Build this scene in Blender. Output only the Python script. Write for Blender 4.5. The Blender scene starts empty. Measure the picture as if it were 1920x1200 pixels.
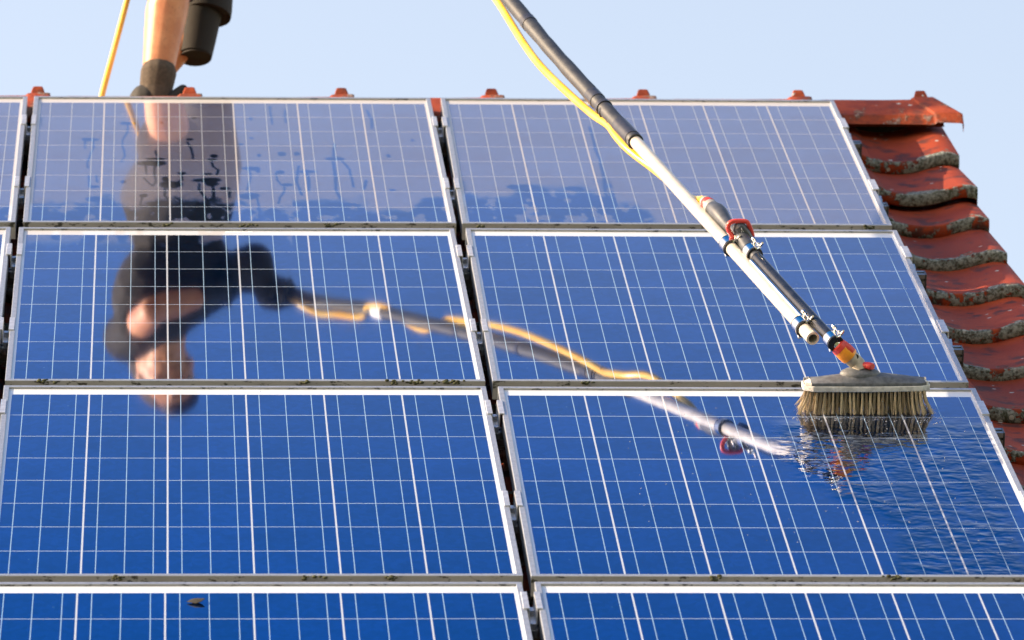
import bpy, bmesh, math, random
import numpy as np
from mathutils import Matrix, Vector, Euler
from math import radians as R_, sin, cos, pi
random.seed(7)
np.random.seed(7)

# ------------------------------------------------------------------ camera, world, sun, exposure
PITCH = R_(42)
GROUND = 8.95                       # height of the roof frame's origin above the ground
RM = Matrix.Translation((0, 0, GROUND)) @ Matrix.Rotation(PITCH, 4, 'X')   # roof frame: x along the ridge, y up the slope, z off the slope

scene = bpy.context.scene
cam_data = bpy.data.cameras.new('camera')
cam = bpy.data.objects.new('camera', cam_data)
scene.collection.objects.link(cam)
scene.camera = cam
cam_data.sensor_width = 36.0
cam_data.lens = 11094.158 / 1920 * 36.0
cam_data.clip_start = 0.5
cam_data.clip_end = 2000
cam.matrix_world = RM @ Matrix.Translation((.35, -14.477, 3.223)) @ Euler((R_(75.3226777), R_(-.97671239), R_(-3.11273768)), 'XYZ').to_matrix().to_4x4()
cam_data.dof.use_dof = True
cam_data.dof.focus_distance = 12.15
cam_data.dof.aperture_fstop = 9.5

SUN_ROOF = Vector((-1.0, .33, .42)).normalized()       # towards the sun, in the roof frame
SUN = (RM.to_3x3() @ SUN_ROOF).normalized()
SUN_EL = math.asin(SUN.z)
world = bpy.data.worlds.new('World')
scene.world = world
world.use_nodes = True
wn = world.node_tree
sky = wn.nodes.new('ShaderNodeTexSky')
sky.sky_type = 'NISHITA'
sky.sun_disc = False
sky.sun_elevation = SUN_EL
sky.sun_rotation = math.atan2(SUN.x, SUN.y)
sky.altitude = 100
sky.air_density = 1.3
sky.dust_density = 2.0
sky.ozone_density = 1.0
# pale evening haze low in the sky, deep blue high up
tcw = wn.nodes.new('ShaderNodeTexCoord')
sxw = wn.nodes.new('ShaderNodeSeparateXYZ')
wn.links.new(tcw.outputs['Generated'], sxw.inputs[0])
mrw = wn.nodes.new('ShaderNodeMapRange')
mrw.interpolation_type = 'SMOOTHSTEP'
wn.links.new(sxw.outputs[2], mrw.inputs[0])
mrw.inputs[1].default_value = sin(R_(50))
mrw.inputs[2].default_value = sin(R_(61))
tint = wn.nodes.new('ShaderNodeMix')
tint.data_type = 'RGBA'
wn.links.new(mrw.outputs[0], tint.inputs[0])
tint.inputs[6].default_value = (1.28, 1.01, .84, 1)
tint.inputs[7].default_value = (.016, .30, .60, 1)
mulw = wn.nodes.new('ShaderNodeMix')
mulw.data_type = 'RGBA'
mulw.blend_type = 'MULTIPLY'
mulw.inputs[0].default_value = 1
wn.links.new(sky.outputs[0], mulw.inputs[6])
wn.links.new(tint.outputs[2], mulw.inputs[7])
wn.links.new(mulw.outputs[2], wn.nodes['Background'].inputs[0])
wn.nodes['Background'].inputs[1].default_value = .15
sd = bpy.data.lights.new('sun', 'SUN')
sd.energy = 5.0
sd.angle = R_(.5)
sd.color = (1.0, .79, .53)
so = bpy.data.objects.new('sun', sd)
scene.collection.objects.link(so)
so.matrix_world = Matrix.Translation((-5, -2, 20)) @ SUN.to_track_quat('Z', 'Y').to_matrix().to_4x4()
scene.view_settings.view_transform = 'Standard'
scene.view_settings.look = 'None'
scene.view_settings.gamma = 1
scene.view_settings.exposure = 1.35

# ------------------------------------------------------------------ helpers
COL = scene.collection
I4 = Matrix.Identity(4)


def link(name, me, mat=None, parent=None, mw=None, smooth=None):
    o = bpy.data.objects.new(name, me)
    COL.objects.link(o)
    if mat is not None and me is not None:
        me.materials.append(mat)
    if parent is not None:
        o.parent = parent
    if mw is not None:
        if parent is None:
            o.matrix_world = mw
        else:
            o.matrix_local = mw
    if smooth is not None and me is not None and len(me.polygons):
        me.polygons.foreach_set('use_smooth', [True] * len(me.polygons))
        if smooth < 3:
            try:
                me.set_sharp_from_angle(angle=smooth)
            except Exception:
                pass
    return o


def tag(o, label=None, cat=None, group=None, kind=None):
    if label:
        o['label'] = label
    if cat:
        o['category'] = cat
    if group:
        o['group'] = group
    if kind:
        o['kind'] = kind
    return o


def empty(name, mw, label, cat, group=None):
    o = link(name, None, mw=mw)
    o.empty_display_size = .05
    return tag(o, label, cat, group)


class MB:
    """collects shapes, builds one mesh"""
    def __init__(s):
        s.v = []
        s.f = []

    def add(s, vs, fs, M=None):
        n = len(s.v)
        for p in vs:
            p = Vector(p)
            s.v.append(tuple(M @ p) if M is not None else tuple(p))
        s.f += [tuple(i + n for i in f) for f in fs]

    def box(s, a, b, M=None):
        x0, y0, z0 = a
        x1, y1, z1 = b
        s.add([(x0, y0, z0), (x1, y0, z0), (x1, y1, z0), (x0, y1, z0), (x0, y0, z1), (x1, y0, z1), (x1, y1, z1), (x0, y1, z1)],
              [(3, 2, 1, 0), (4, 5, 6, 7), (0, 1, 5, 4), (1, 2, 6, 5), (2, 3, 7, 6), (3, 0, 4, 7)], M)

    def tube(s, pts, rad, n=16, caps=True, M=None, flat=1.0):
        pts = [Vector(p) for p in pts]
        if not hasattr(rad, '__len__'):
            rad = [rad] * len(pts)
        ring = []
        up = None
        vs = []
        for i, p in enumerate(pts):
            d = (pts[min(i + 1, len(pts) - 1)] - pts[max(i - 1, 0)])
            if d.length < 1e-9:
                d = Vector((0, 0, 1))
            d.normalize()
            if up is None:
                up = Vector((0, 0, 1)) if abs(d.z) < .9 else Vector((1, 0, 0))
            a = d.cross(up).normalized()
            b = a.cross(d).normalized()
            up = b
            for k in range(n):
                t = 2 * pi * k / n
                vs.append(p + a * cos(t) * rad[i] + b * sin(t) * rad[i] * flat)
        fs = []
        for i in range(len(pts) - 1):
            for k in range(n):
                k2 = (k + 1) % n
                fs.append((i * n + k, i * n + k2, (i + 1) * n + k2, (i + 1) * n + k))
        if caps:
            fs.append(tuple(range(n - 1, -1, -1)))
            fs.append(tuple((len(pts) - 1) * n + k for k in range(n)))
        s.add(vs, fs, M)

    def prism(s, prof, x0, x1, M=None, closed=True):
        """profile in (y, z) extruded along x"""
        n = len(prof)
        vs = [(x0, y, z) for y, z in prof] + [(x1, y, z) for y, z in prof]
        fs = [(i, (i + 1) % n, (i + 1) % n + n, i + n) for i in range(n if closed else n - 1)]
        if closed:
            fs += [tuple(range(n - 1, -1, -1)), tuple(range(n, 2 * n))]
        s.add(vs, fs, M)

    def ell(s, c, r, M=None, nu=14, nv=9, rot=None):
        vs = []
        fs = []
        c = Vector(c)
        if not hasattr(r, '__len__'):
            r = (r, r, r)
        for j in range(nv + 1):
            ph = -pi / 2 + pi * j / nv
            for i in range(nu):
                t = 2 * pi * i / nu
                q = Vector((r[0] * cos(ph) * cos(t), r[1] * cos(ph) * sin(t), r[2] * sin(ph)))
                if rot is not None:
                    q = rot @ q
                vs.append(c + q)
        for j in range(nv):
            for i in range(nu):
                i2 = (i + 1) % nu
                fs.append((j * nu + i, j * nu + i2, (j + 1) * nu + i2, (j + 1) * nu + i))
        s.add(vs, fs, M)

    def mesh(s, name):
        me = bpy.data.meshes.new(name)
        me.from_pydata([tuple(v) for v in s.v], [], s.f)
        bm = bmesh.new()
        bm.from_mesh(me)
        bmesh.ops.remove_doubles(bm, verts=bm.verts, dist=1e-6)
        bmesh.ops.recalc_face_normals(bm, faces=bm.faces)
        bm.to_mesh(me)
        bm.free()
        me.update()
        return me

    def build(s, name, mat, parent=None, mw=None, smooth=None):
        return link(name, s.mesh(name), mat, parent, mw, smooth)


def bevel(o, w, seg=2):
    m = o.modifiers.new('bevel', 'BEVEL')
    m.width = w
    m.segments = seg
    m.limit_method = 'ANGLE'
    return o


def catmull(P, n=8):
    P = [Vector(p) for p in P]
    out = []
    for i in range(len(P) - 1):
        p0, p1, p2, p3 = P[max(i - 1, 0)], P[i], P[i + 1], P[min(i + 2, len(P) - 1)]
        for k in range(n):
            t = k / n
            out.append(.5 * ((2 * p1) + (p2 - p0) * t + (2 * p0 - 5 * p1 + 4 * p2 - p3) * t * t + (3 * p1 - p0 - 3 * p2 + p3) * t ** 3))
    out.append(P[-1])
    return out


# numpy value noise, for dirt and water masks that live in the surfaces
_tab = np.random.RandomState(3).rand(256, 256)


def vnoise(x, y):
    xi = np.floor(x).astype(int)
    yi = np.floor(y).astype(int)
    fx = x - xi
    fy = y - yi
    fx = fx * fx * (3 - 2 * fx)
    fy = fy * fy * (3 - 2 * fy)
    a = _tab[xi % 256, yi % 256]
    b = _tab[(xi + 1) % 256, yi % 256]
    c = _tab[xi % 256, (yi + 1) % 256]
    d = _tab[(xi + 1) % 256, (yi + 1) % 256]
    return (a * (1 - fx) + b * fx) * (1 - fy) + (c * (1 - fx) + d * fx) * fy


def fbm(x, y, o=4):
    s = 0
    a = .5
    t = 0
    for k in range(o):
        s = s + a * vnoise(x * 2 ** k + 17 * k, y * 2 ** k + 31 * k)
        t += a
        a *= .5
    return s / t


def sstep(a, b, x):
    t = np.clip((x - a) / (b - a), 0, 1)
    return t * t * (3 - 2 * t)


# ------------------------------------------------------------------ material helpers
class NT:
    def __init__(s, name):
        s.m = bpy.data.materials.new(name)
        s.m.use_nodes = True
        s.t = s.m.node_tree
        s.b = s.t.nodes['Principled BSDF']

    def n(s, ty, **kw):
        o = s.t.nodes.new('ShaderNode' + ty)
        for k, v in kw.items():
            setattr(o, k, v)
        return o

    def l(s, a, b):
        s.t.links.new(a, b)

    def put(s, sock, v):
        if isinstance(v, bpy.types.NodeSocket):
            s.l(v, sock)
        else:
            sock.default_value = v

    def math(s, op, a, b=0.0, c=None):
        o = s.n('Math', operation=op)
        s.put(o.inputs[0], a)
        s.put(o.inputs[1], b)
        if c is not None:
            s.put(o.inputs[2], c)
        return o.outputs[0]

    def noise(s, vec, scale, detail=4, rough=.55, mapscale=None):
        if mapscale:
            mp = s.n('Mapping')
            s.l(vec, mp.inputs[0])
            mp.inputs['Scale'].default_value = mapscale
            vec = mp.outputs[0]
        o = s.n('TexNoise')
        s.l(vec, o.inputs['Vector'])
        o.inputs['Scale'].default_value = scale
        o.inputs['Detail'].default_value = detail
        o.inputs['Roughness'].default_value = rough
        return o.outputs[0]

    def ramp(s, f, a, b):
        """smooth 0..1 between a and b"""
        o = s.n('MapRange', interpolation_type='SMOOTHSTEP')
        s.put(o.inputs[0], f)
        o.inputs[1].default_value = a
        o.inputs[2].default_value = b
        return o.outputs[0]

    def mix(s, f, a, b):
        o = s.n('Mix', data_type='RGBA')
        s.put(o.inputs[0], f)
        for i, v in ((6, a), (7, b)):
            if isinstance(v, bpy.types.NodeSocket):
                s.l(v, o.inputs[i])
            else:
                o.inputs[i].default_value = (*v, 1) if len(v) == 3 else v
        return o.outputs[2]

    def mixf(s, f, a, b):
        o = s.n('Mix', data_type='FLOAT')
        s.put(o.inputs[0], f)
        s.put(o.inputs[2], a)
        s.put(o.inputs[3], b)
        return o.outputs[0]

    def obj(s):
        return s.n('TexCoord').outputs['Object']

    def attr(s, name):
        return s.n('Attribute', attribute_name=name).outputs['Fac']

    def bump(s, h, dist, strength=1.0, inp='Normal'):
        o = s.n('Bump')
        s.put(o.inputs['Height'], h)
        o.inputs['Distance'].default_value = dist
        s.put(o.inputs['Strength'], strength)
        s.l(o.outputs[0], s.b.inputs[inp])
        return o

    def set(s, **kw):
        for k, v in kw.items():
            k = k.replace('_', ' ')
            if isinstance(v, tuple) and len(v) == 3:
                v = (*v, 1)
            s.put(s.b.inputs[k], v)
        return s.m


def plain(name, col, rough=.5, metal=0.0, var=.12, nscale=30, bump=0.0, **kw):
    t = NT(name)
    o = t.obj()
    nz = t.noise(o, nscale, 5)
    a = tuple(max(0, c * (1 - var)) for c in col)
    b = tuple(min(1, c * (1 + var)) for c in col)
    t.set(Base_Color=t.mix(t.ramp(nz, .3, .7), a, b), Roughness=t.mixf(nz, rough * .85, min(1, rough * 1.15)), Metallic=metal, **kw)
    if bump:
        t.bump(t.noise(o, nscale * 6, 4), bump)
    return t.m


# solar cell glass: cells, busbars and margins by the panel's own coordinates
PW, PH = .99, 1.322


def glass_material():
    t = NT('solar_cell_glass')
    o = t.obj()
    sx = t.n('SeparateXYZ')
    t.l(o, sx.inputs[0])
    x, y = sx.outputs[0], sx.outputs[1]
    cu = t.math('DIVIDE', t.math('SUBTRACT', x, .0156), .1598)
    fu = t.math('FRACT', cu)
    du = t.math('MULTIPLY', t.math('MINIMUM', fu, t.math('SUBTRACT', 1.0, fu)), .1598)      # metres to column edge
    cv = t.math('DIVIDE', t.math('SUBTRACT', t.math('MULTIPLY', y, -1.0), .054), .157)
    fv = t.math('FRACT', cv)
    dv = t.math('MULTIPLY', t.math('MINIMUM', fv, t.math('SUBTRACT', 1.0, fv)), .157)
    gap_u = t.math('SUBTRACT', 1.0, t.ramp(du, .0015, .0020))
    gap_v = t.math('SUBTRACT', 1.0, t.ramp(dv, .0011, .0016))
    fb = t.math('FRACT', t.math('MULTIPLY', fu, 3.0))
    db = t.math('MULTIPLY', t.math('ABSOLUTE', t.math('SUBTRACT', fb, .5)), .1598 / 3)
    bus = t.math('SUBTRACT', 1.0, t.ramp(db, .0006, .0010))
    inside_u = t.math('MULTIPLY', t.math('GREATER_THAN', x, .0176), t.math('LESS_THAN', x, .9725))
    inside_v = t.math('MULTIPLY', t.math('LESS_THAN', y, -.0551), t.math('GREATER_THAN', y, -1.309))
    inside = t.math('MULTIPLY', inside_u, inside_v)
    # multicrystalline grain
    mp = t.n('Mapping')
    t.l(o, mp.inputs[0])
    mp.inputs['Scale'].default_value = (1, .7, 1)
    vo = t.n('TexVoronoi')
    t.l(mp.outputs[0], vo.inputs['Vector'])
    vo.inputs['Scale'].default_value = 95
    gs = t.n('SeparateColor')
    t.l(vo.outputs['Color'], gs.inputs[0])
    # one tone per cell
    wn_ = t.n('TexWhiteNoise', noise_dimensions='3D')
    cb = t.n('CombineXYZ')
    t.l(t.math('FLOOR', cu), cb.inputs[0])
    t.l(t.math('FLOOR', cv), cb.inputs[1])
    oi = t.n('ObjectInfo')
    t.l(t.math('MULTIPLY', oi.outputs['Random'], 50.0), cb.inputs[2])
    t.l(cb.outputs[0], wn_.inputs[0])
    tone = t.math('ADD', t.math('MULTIPLY', wn_.outputs[0], .5), t.math('MULTIPLY', gs.outputs[0], .5))
    cell = t.mix(tone, CELL_A, CELL_B)
    cell = t.mix(t.math('MULTIPLY', t.ramp(t.noise(o, 6, 6, .7), .46, .72), .6), cell, (.008, .05, .26))
    c = t.mix(bus, cell, (.25, .38, .53))
    c = t.mix(gap_v, c, (.32, .40, .52))
    c = t.mix(gap_u, c, (.42, .46, .53))
    c = t.mix(inside, (.56, .60, .67), c)
    line = t.math('MAXIMUM', t.math('MAXIMUM', bus, gap_u), gap_v)
    line = t.math('MAXIMUM', line, t.math('SUBTRACT', 1.0, inside))
    dirt = t.attr('dirt')
    wet = t.attr('wet')
    fine = t.noise(o, 220, 4)
    n1 = t.noise(o, 24, 1.2, .5, (1, 1.25, 1))
    n2 = t.noise(o, 62, 1, .5, (1, 1.0, 1))
    rip = t.math('ADD', t.math('MULTIPLY', n1, 1.0), t.math('MULTIPLY', n2, .38))
    # tiny specks of lime and grit
    sp = t.n('TexVoronoi')
    t.l(o, sp.inputs['Vector'])
    sp.inputs['Scale'].default_value = 14
    spk = t.math('MULTIPLY', t.math('LESS_THAN', sp.outputs['Distance'], .028), t.math('GREATER_THAN', t.noise(o, 3.1, 2), .46))
    dm = t.math('MULTIPLY', dirt, t.mixf(fine, DIRT_LO, DIRT_HI))
    c = t.mix(t.math('MULTIPLY', t.math('MULTIPLY', t.ramp(wet, 0.0, .6), t.mixf(t.ramp(rip, .56, .74), .35, 1.0)), .62), c, (.003, .010, .07))
    c = t.mix(dm, c, DIRT_COL)
    c = t.mix(spk, c, (.75, .72, .68))
    metal = t.math('MULTIPLY', t.math('SUBTRACT', 1.0, t.math('MAXIMUM', line, dm)), CELL_METAL)
    # wet cells are coloured deeper, with dark ripple reflections painted in as streaks
    t.set(Base_Color=c, Metallic=metal, Roughness=t.mixf(line, CELL_ROUGH, .55))
    t.put(t.b.inputs['Coat Weight'], t.mixf(dirt, 1.0, .7))
    t.b.inputs['Coat IOR'].default_value = 1.45
    t.put(t.b.inputs['Coat Roughness'], t.mixf(dirt, .02, .11))
    # glass relief and running water; x is squeezed so the ripples lie across the slope
    grain = t.math('MULTIPLY', t.noise(o, 420, 2), .000004)
    swirl = t.attr('swirl')
    for sock, amt, sw in (('Coat Normal', .0009, .0013), ('Normal', .0016, .0010)):
        amp = t.math('ADD', t.math('MULTIPLY', wet, amt), t.math('MULTIPLY', swirl, sw))
        bp = t.n('Bump')
        bp.inputs['Distance'].default_value = 1.0
        t.l(t.math('ADD', t.math('MULTIPLY', rip, amp), grain), bp.inputs['Height'])
        t.l(bp.outputs[0], t.b.inputs[sock])
    return t.m


CELL_A = (.010, .078, .31)
CELL_B = (.034, .165, .56)
CELL_METAL = .965
CELL_ROUGH = .045
DIRT_COL = (.35, .275, .20)
DIRT_LO, DIRT_HI = .38, .55
M_glass = glass_material()


def frame_material():
    t = NT('anodised_aluminium')
    o = t.obj()
    g = t.n('NewGeometry')
    # object-space facing: grime collects on the faces that look down the slope
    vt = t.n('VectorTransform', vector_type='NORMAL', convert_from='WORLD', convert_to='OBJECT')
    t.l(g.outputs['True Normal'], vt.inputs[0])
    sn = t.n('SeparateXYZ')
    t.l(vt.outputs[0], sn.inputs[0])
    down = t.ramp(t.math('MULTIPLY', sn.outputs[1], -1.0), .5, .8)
    oi = t.n('ObjectInfo')
    cb = t.n('VectorMath', operation='ADD')
    t.l(o, cb.inputs[0])
    sc = t.n('CombineXYZ')
    t.l(t.math('MULTIPLY', oi.outputs['Random'], 20.0), sc.inputs[0])
    t.l(sc.outputs[0], cb.inputs[1])
    n1 = t.noise(cb.outputs[0], 45, 5, .65, (1, 1, 2.2))
    n2 = t.noise(cb.outputs[0], 14, 4, .6)
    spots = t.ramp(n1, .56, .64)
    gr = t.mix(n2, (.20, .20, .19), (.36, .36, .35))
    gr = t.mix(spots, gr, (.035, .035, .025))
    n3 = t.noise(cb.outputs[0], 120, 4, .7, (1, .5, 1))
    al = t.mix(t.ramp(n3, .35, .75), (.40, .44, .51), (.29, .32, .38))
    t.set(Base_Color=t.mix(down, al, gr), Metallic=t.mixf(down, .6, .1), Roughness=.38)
    return t.m


M_frame = frame_material()
M_alu = plain('mill_aluminium', (.62, .64, .68), .38, .7, .15, 60)
M_rail = plain('rail_aluminium', (.26, .28, .31), .35, .6, .2, 40)
M_bolt = plain('stainless_bolt', (.45, .46, .48), .3, .9, .2, 80)
M_sticker = plain('label_paper', (.78, .78, .80), .6, 0, .03)
M_ink = plain('label_ink', (.25, .26, .30), .6, 0, .05)


def clay_material(name, ridge=False):
    t = NT(name)
    o = t.obj()
    e = t.attr('edge')          # 1 at the nose of a tile, 0 up under the next one
    rn = t.attr('tone')
    n1 = t.noise(o, 9, 5, .6)
    n2 = t.noise(o, 38, 6, .7)
    n3 = t.noise(o, 110, 5, .75)
    c = t.mix(t.ramp(n1, .3, .7), (.23, .034, .014), (.37, .062, .022))
    c = t.mix(t.math('MULTIPLY', rn, .75), c, (.17, .032, .016))
    c = t.mix(t.math('MULTIPLY', t.ramp(t.noise(o, 17, 4), .52, .66), .85), c, (.055, .028, .028))
    n4 = t.noise(o, 13, 5, .65)
    lf = t.math('ADD', t.math('MULTIPLY', e, .27 if not ridge else .20), t.math('ADD', t.math('MULTIPLY', n2, .30), t.math('MULTIPLY', n4, .60)))
    lich = t.ramp(lf, .672 if not ridge else .615, .70 if not ridge else .66)
    lc = t.mix(t.ramp(n3, .35, .65), (.045, .05, .042), (.27, .29, .29))
    lc = t.mix(t.ramp(t.noise(o, 60, 3), .55, .7), lc, (.045, .05, .03))
    lich2 = t.math('MULTIPLY', lich, t.ramp(n3, .25, .42))
    # pale round lichen spots anywhere
    vo = t.n('TexVoronoi')
    t.l(o, vo.inputs['Vector'])
    vo.inputs['Scale'].default_value = 26
    spot = t.math('MULTIPLY', t.math('LESS_THAN', t.math('ADD', vo.outputs['Distance'], t.math('MULTIPLY', n3, .15)), .22), t.math('GREATER_THAN', t.noise(o, 7, 2), .56))
    c = t.mix(lich2, c, lc)
    if ridge:
        c = t.mix(.45, c, t.mix(t.ramp(n2, .4, .6), (.10, .030, .018), (.24, .06, .022)))
    c = t.mix(spot, c, (.38, .37, .36))
    t.set(Base_Color=c, Roughness=t.mixf(lich2, .55, .95), Specular_IOR_Level=.12)
    h = t.math('ADD', t.math('MULTIPLY', lich2, .5), t.math('MULTIPLY', n3, .4))
    t.bump(h, .004)
    return t.m


M_tile = clay_material('clay_roof_tile')
M_ridge = clay_material('clay_ridge_tile', True)

# ------------------------------------------------------------------ ground and house
def ground():
    t = NT('grass_ground')
    o = t.obj()
    t.set(Base_Color=t.mix(t.noise(o, .6, 6), (.035, .06, .018), (.09, .11, .04)), Roughness=.95)
    mb = MB()
    mb.add([(-900, -900, 0), (900, -900, 0), (900, 900, 0), (-900, 900, 0)], [(0, 1, 2, 3)])
    tag(mb.build('ground', t.m), 'green lawn far below the roof', kind='structure')


ground()
CP, SP = cos(PITCH), sin(PITCH)


def r2w(x, v, w):
    return (x, v * CP - w * SP, v * SP + w * CP + GROUND)


APEX = Vector(r2w(0, .14, -.04))
TW = -.100                              # nose height of the tiles below the panels' top
EXPO = .328
X_END = 2.05 + .24
X_START = -2.2

house = empty('house', Matrix.Translation((0, 0, 0)), 'house with steep red clay tile roof and grey lichen on tile edges', 'house')


def wall():
    t = NT('render_wall')
    o = t.obj()
    t.set(Base_Color=t.mix(t.noise(o, 5, 5), (.62, .58, .50), (.72, .68, .60)), Roughness=.9)
    mb = MB()
    ye = -4.9
    ze = r2w(0, -6.7, -.3)[2]
    y1 = APEX.y + (APEX.y - ye)
    mb.prism([(ye, 0), (y1, 0), (y1, ze), (APEX.y, APEX.z - .24), (ye, ze)], X_START + .1, X_END - .12)
    mb.build('wall', t.m, house)


wall()

PROF_X = [0, .02, .045, .07, .10, .13, .155, .18, .20, .22, .238, .252, .262]
PROF_Z = [-.002, -.006, -.011, -.014, -.014, -.010, -.003, .004, .009, .009, .004, -.004, -.012]


def tile_mesh(hi, verge=False):
    """one clay pantile, nose at y=0, head at y=+0.40; returns verts, faces, edge attribute"""
    nx = 26 if hi else 12
    ys = [0, .006, .014, .03, .06, .12, .22, .32, .40] if hi else [0, .02, .2, .40]
    xs = np.linspace(0, .262 if not verge else .240, nx + 1)
    zs = np.interp(xs, PROF_X, PROF_Z)
    if verge:
        xs = np.append(xs, [.2405, .2405])
        zs = np.append(zs, [zs[-1] - .012, zs[-1] - .065])
    rows = []
    edge = []
    th = .032
    # under the nose, then up round it, then along the top
    seq = [(.05, -th, .5), (.0035, -th, .9), (0, -th + .003, 1), (0, -.004, 1), (.003, 0, 1)] + [(y, 0, max(0, 1 - y / .11) * .95) for y in ys[1:]]
    V, E = [], []
    for (y, dz, e) in seq:
        for i, (x, z) in enumerate(zip(xs, zs)):
            slope = -.036 * (y / .40)
            V.append((x, y, z + dz + slope))
            E.append(e)
    n = len(xs)
    F = []
    for j in range(len(seq) - 1):
        for i in range(n - 1):
            a = j * n + i
            F.append((a, a + n, a + n + 1, a + 1))
    # left and right rims
    return V, F, E


def tiles(hi, cols, rows, name, frame, parent, w_fn):
    V, F, E, T = [], [], [], []
    rng = random.Random(5)
    for (cx, verge) in cols:
        tv, tf, te = tile_mesh(hi, verge)
        for r in rows:
            v0 = -.205 - EXPO * r - 4.3 * (w_fn(r) - TW)
            jx, jy, jz, rot = rng.uniform(-.003, .003), rng.uniform(-.005, .005), rng.uniform(-.002, .002), rng.uniform(-.012, .012)
            tn = rng.random()
            n0 = len(V)
            for (x, y, z), e in zip(tv, te):
                rx = x + jx - rot * y
                ry = y + jy + rot * x
                wob = .0016 * math.sin(40 * x + 9 * r + cx * 3) * (1 if e > .5 else .4)
                V.append((cx + rx, min(v0 + ry + wob, .085), w_fn(r) + z + jz + (.036 * y / .40 if r == 0 else 0)))
                E.append(e)
                T.append(tn)
            F += [tuple(i + n0 for i in f) for f in tf]
    me = bpy.data.meshes.new(name)
    me.from_pydata(V, [], F)
    for nm, dat in (('edge', E), ('tone', T)):
        a = me.attributes.new(nm, 'FLOAT', 'POINT')
        a.data.foreach_set('value', dat)
    o = link(name, me, M_tile, parent, mw=frame, smooth=1.0)
    return o


def wlevel(r):
    return TW + (.015 if r < 2 else -.010)


NR = 20
vx = 2.05
tiles(True, [(vx, True), (vx - .235, False)], range(0, NR), 'roof_tiles', RM, house, wlevel)
tiles(False, [(vx - .235 * k, False) for k in range(2, 19)], range(0, NR), 'roof_tiles', RM, house, wlevel)
# far slope: the same tiles turned about the ridge
MIR = Matrix.Translation((X_START + X_END, 2 * APEX.y, 0)) @ Matrix.Rotation(pi, 4, 'Z') @ RM
far = tiles(False, [(vx - .235 * k, k == 0) for k in range(0, 19)], range(0, NR), 'roof_tiles', MIR, house, wlevel)
# boarding below the tiles, so nothing shows through the joints
bd = MB()
bd.box((X_START + .02, -6.75, -.20), (X_END - .03, .10, -.175))
bd.build('roof_boarding', plain('roof_boards', (.05, .04, .035), .9), house, RM)


def ridge_tile(x0, x1, last=False):
    """angular ridge tile from x0 to x1 with a raised collar and a knob at its right end"""
    prof = [(-.122, -.128), (-.116, -.098), (-.030, -.006), (-.010, 0), (.010, 0), (.030, -.006), (.116, -.098), (.122, -.128)]

    def sect(x, off=0.0, drop=0.0, wide=1.0):
        return [(x, y * wide + (off * .7 if y > 0 else -off * .7) * (abs(y) > .02), z + off - drop) for y, z in prof]
    skew = .055 if last else 0.0
    grow = .14 if last else 0.0
    V, E, F = [], [], []
    L = x1 - x0
    st = [(x0 - .03, -.004, 0), (x0 + L * .2, 0, 0), (x0 + L * .4, 0, .0), (x0 + L * .6, .000, .0), (x1 - .062, .001, 0), (x1 - .056, .006, .4), (x1 - .008, .007, .9), (x1, .006, 1), (x1, .000, 1), (x1 - .001, -.010, .8)]
    for (x, off, e) in st:
        for k, (xx, y, z) in enumerate(sect(x, off)):
            f = (x - x0) / L
            g_ = 1 + (grow if y < 0 else 0) * max(0, (f - .72) / .28) * min(1, abs(z) / .1)
            y, z = y * g_, z * g_
            V.append((xx + (skew if y < 0 else 0) * max(0, f) * min(1, abs(z) / .1), y, z))
            E.append(max(e, .35 + .4 * (abs(z) > .05)))
    n = len(prof)
    for j in range(len(st) - 1):
        for i in range(n - 1):
            a = j * n + i
            F.append((a, a + n, a + n + 1, a + 1))
    # underside
    m = len(V)
    for x in (x0 - .03, x1 - .02):
        f = (x - x0) / L
        for (xx, y, z), (y0_, z0_) in zip(sect(x, -.018), prof):
            z = max(z, z0_) if z0_ < -.09 else z
            V.append((xx + .6 * skew * max(0, f) * min(1, abs(z) / .1), y * .93, z + .004))
            E.append(.6)
    for i in range(n - 1):
        F.append((m + i, m + i + 1, m + n + i + 1, m + n + i))
    # knob: a truncated wedge
    k = len(V)
    kx = x1 - .032
    for (hx, hy, z) in ((.0185, .026, .002), (.016, .023, .014), (.0125, .018, .027), (.009, .014, .031)):
        for sx, sy in ((-1, -1), (1, -1), (1, 1), (-1, 1)):
            V.append((kx + sx * hx, sy * hy, z))
            E.append(.35)
    for j in range(3):
        for i in range(4):
            a = k + j * 4 + i
            b = k + j * 4 + (i + 1) % 4
            F.append((a, b, b + 4, a + 4))
    F.append((k + 12, k + 13, k + 14, k + 15))
    me = bpy.data.meshes.new('ridge_tile')
    me.from_pydata(V, [], F)
    a = me.attributes.new('edge', 'FLOAT', 'POINT')
    a.data.foreach_set('value', E)
    a = me.attributes.new('tone', 'FLOAT', 'POINT')
    a.data.foreach_set('value', [random.random()] * len(V))
    o = link('ridge_tile', me, M_ridge, house, mw=Matrix.Translation((0, APEX.y, APEX.z)), smooth=.6)
    bevel(o, .0025)
    return o



ends = [-1.89, -1.51, -1.13, -.755, -.375, .005, .387, .77, 1.15, 1.535, 1.93, 2.272]
for k in range(len(ends)):
    x1 = ends[k]
    x0 = ends[k - 1] if k else X_START
    ridge_tile(x0 + .004, x1 + .03 * (k < len(ends) - 1), k == len(ends) - 1)

md = MB()
md.prism([(-.022, -.235), (-.016, -.05), (.016, -.05), (.022, -.235)], X_START + .01, X_END - .03, Matrix.Translation((0, APEX.y, APEX.z)))
md.build('ridge_gap_fill', plain('ridge_gap_shade', (.03, .026, .022), .95, 0, .3, 30, .003), house)  # added filler, near black to stand for the shade under the ridge tiles

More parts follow.
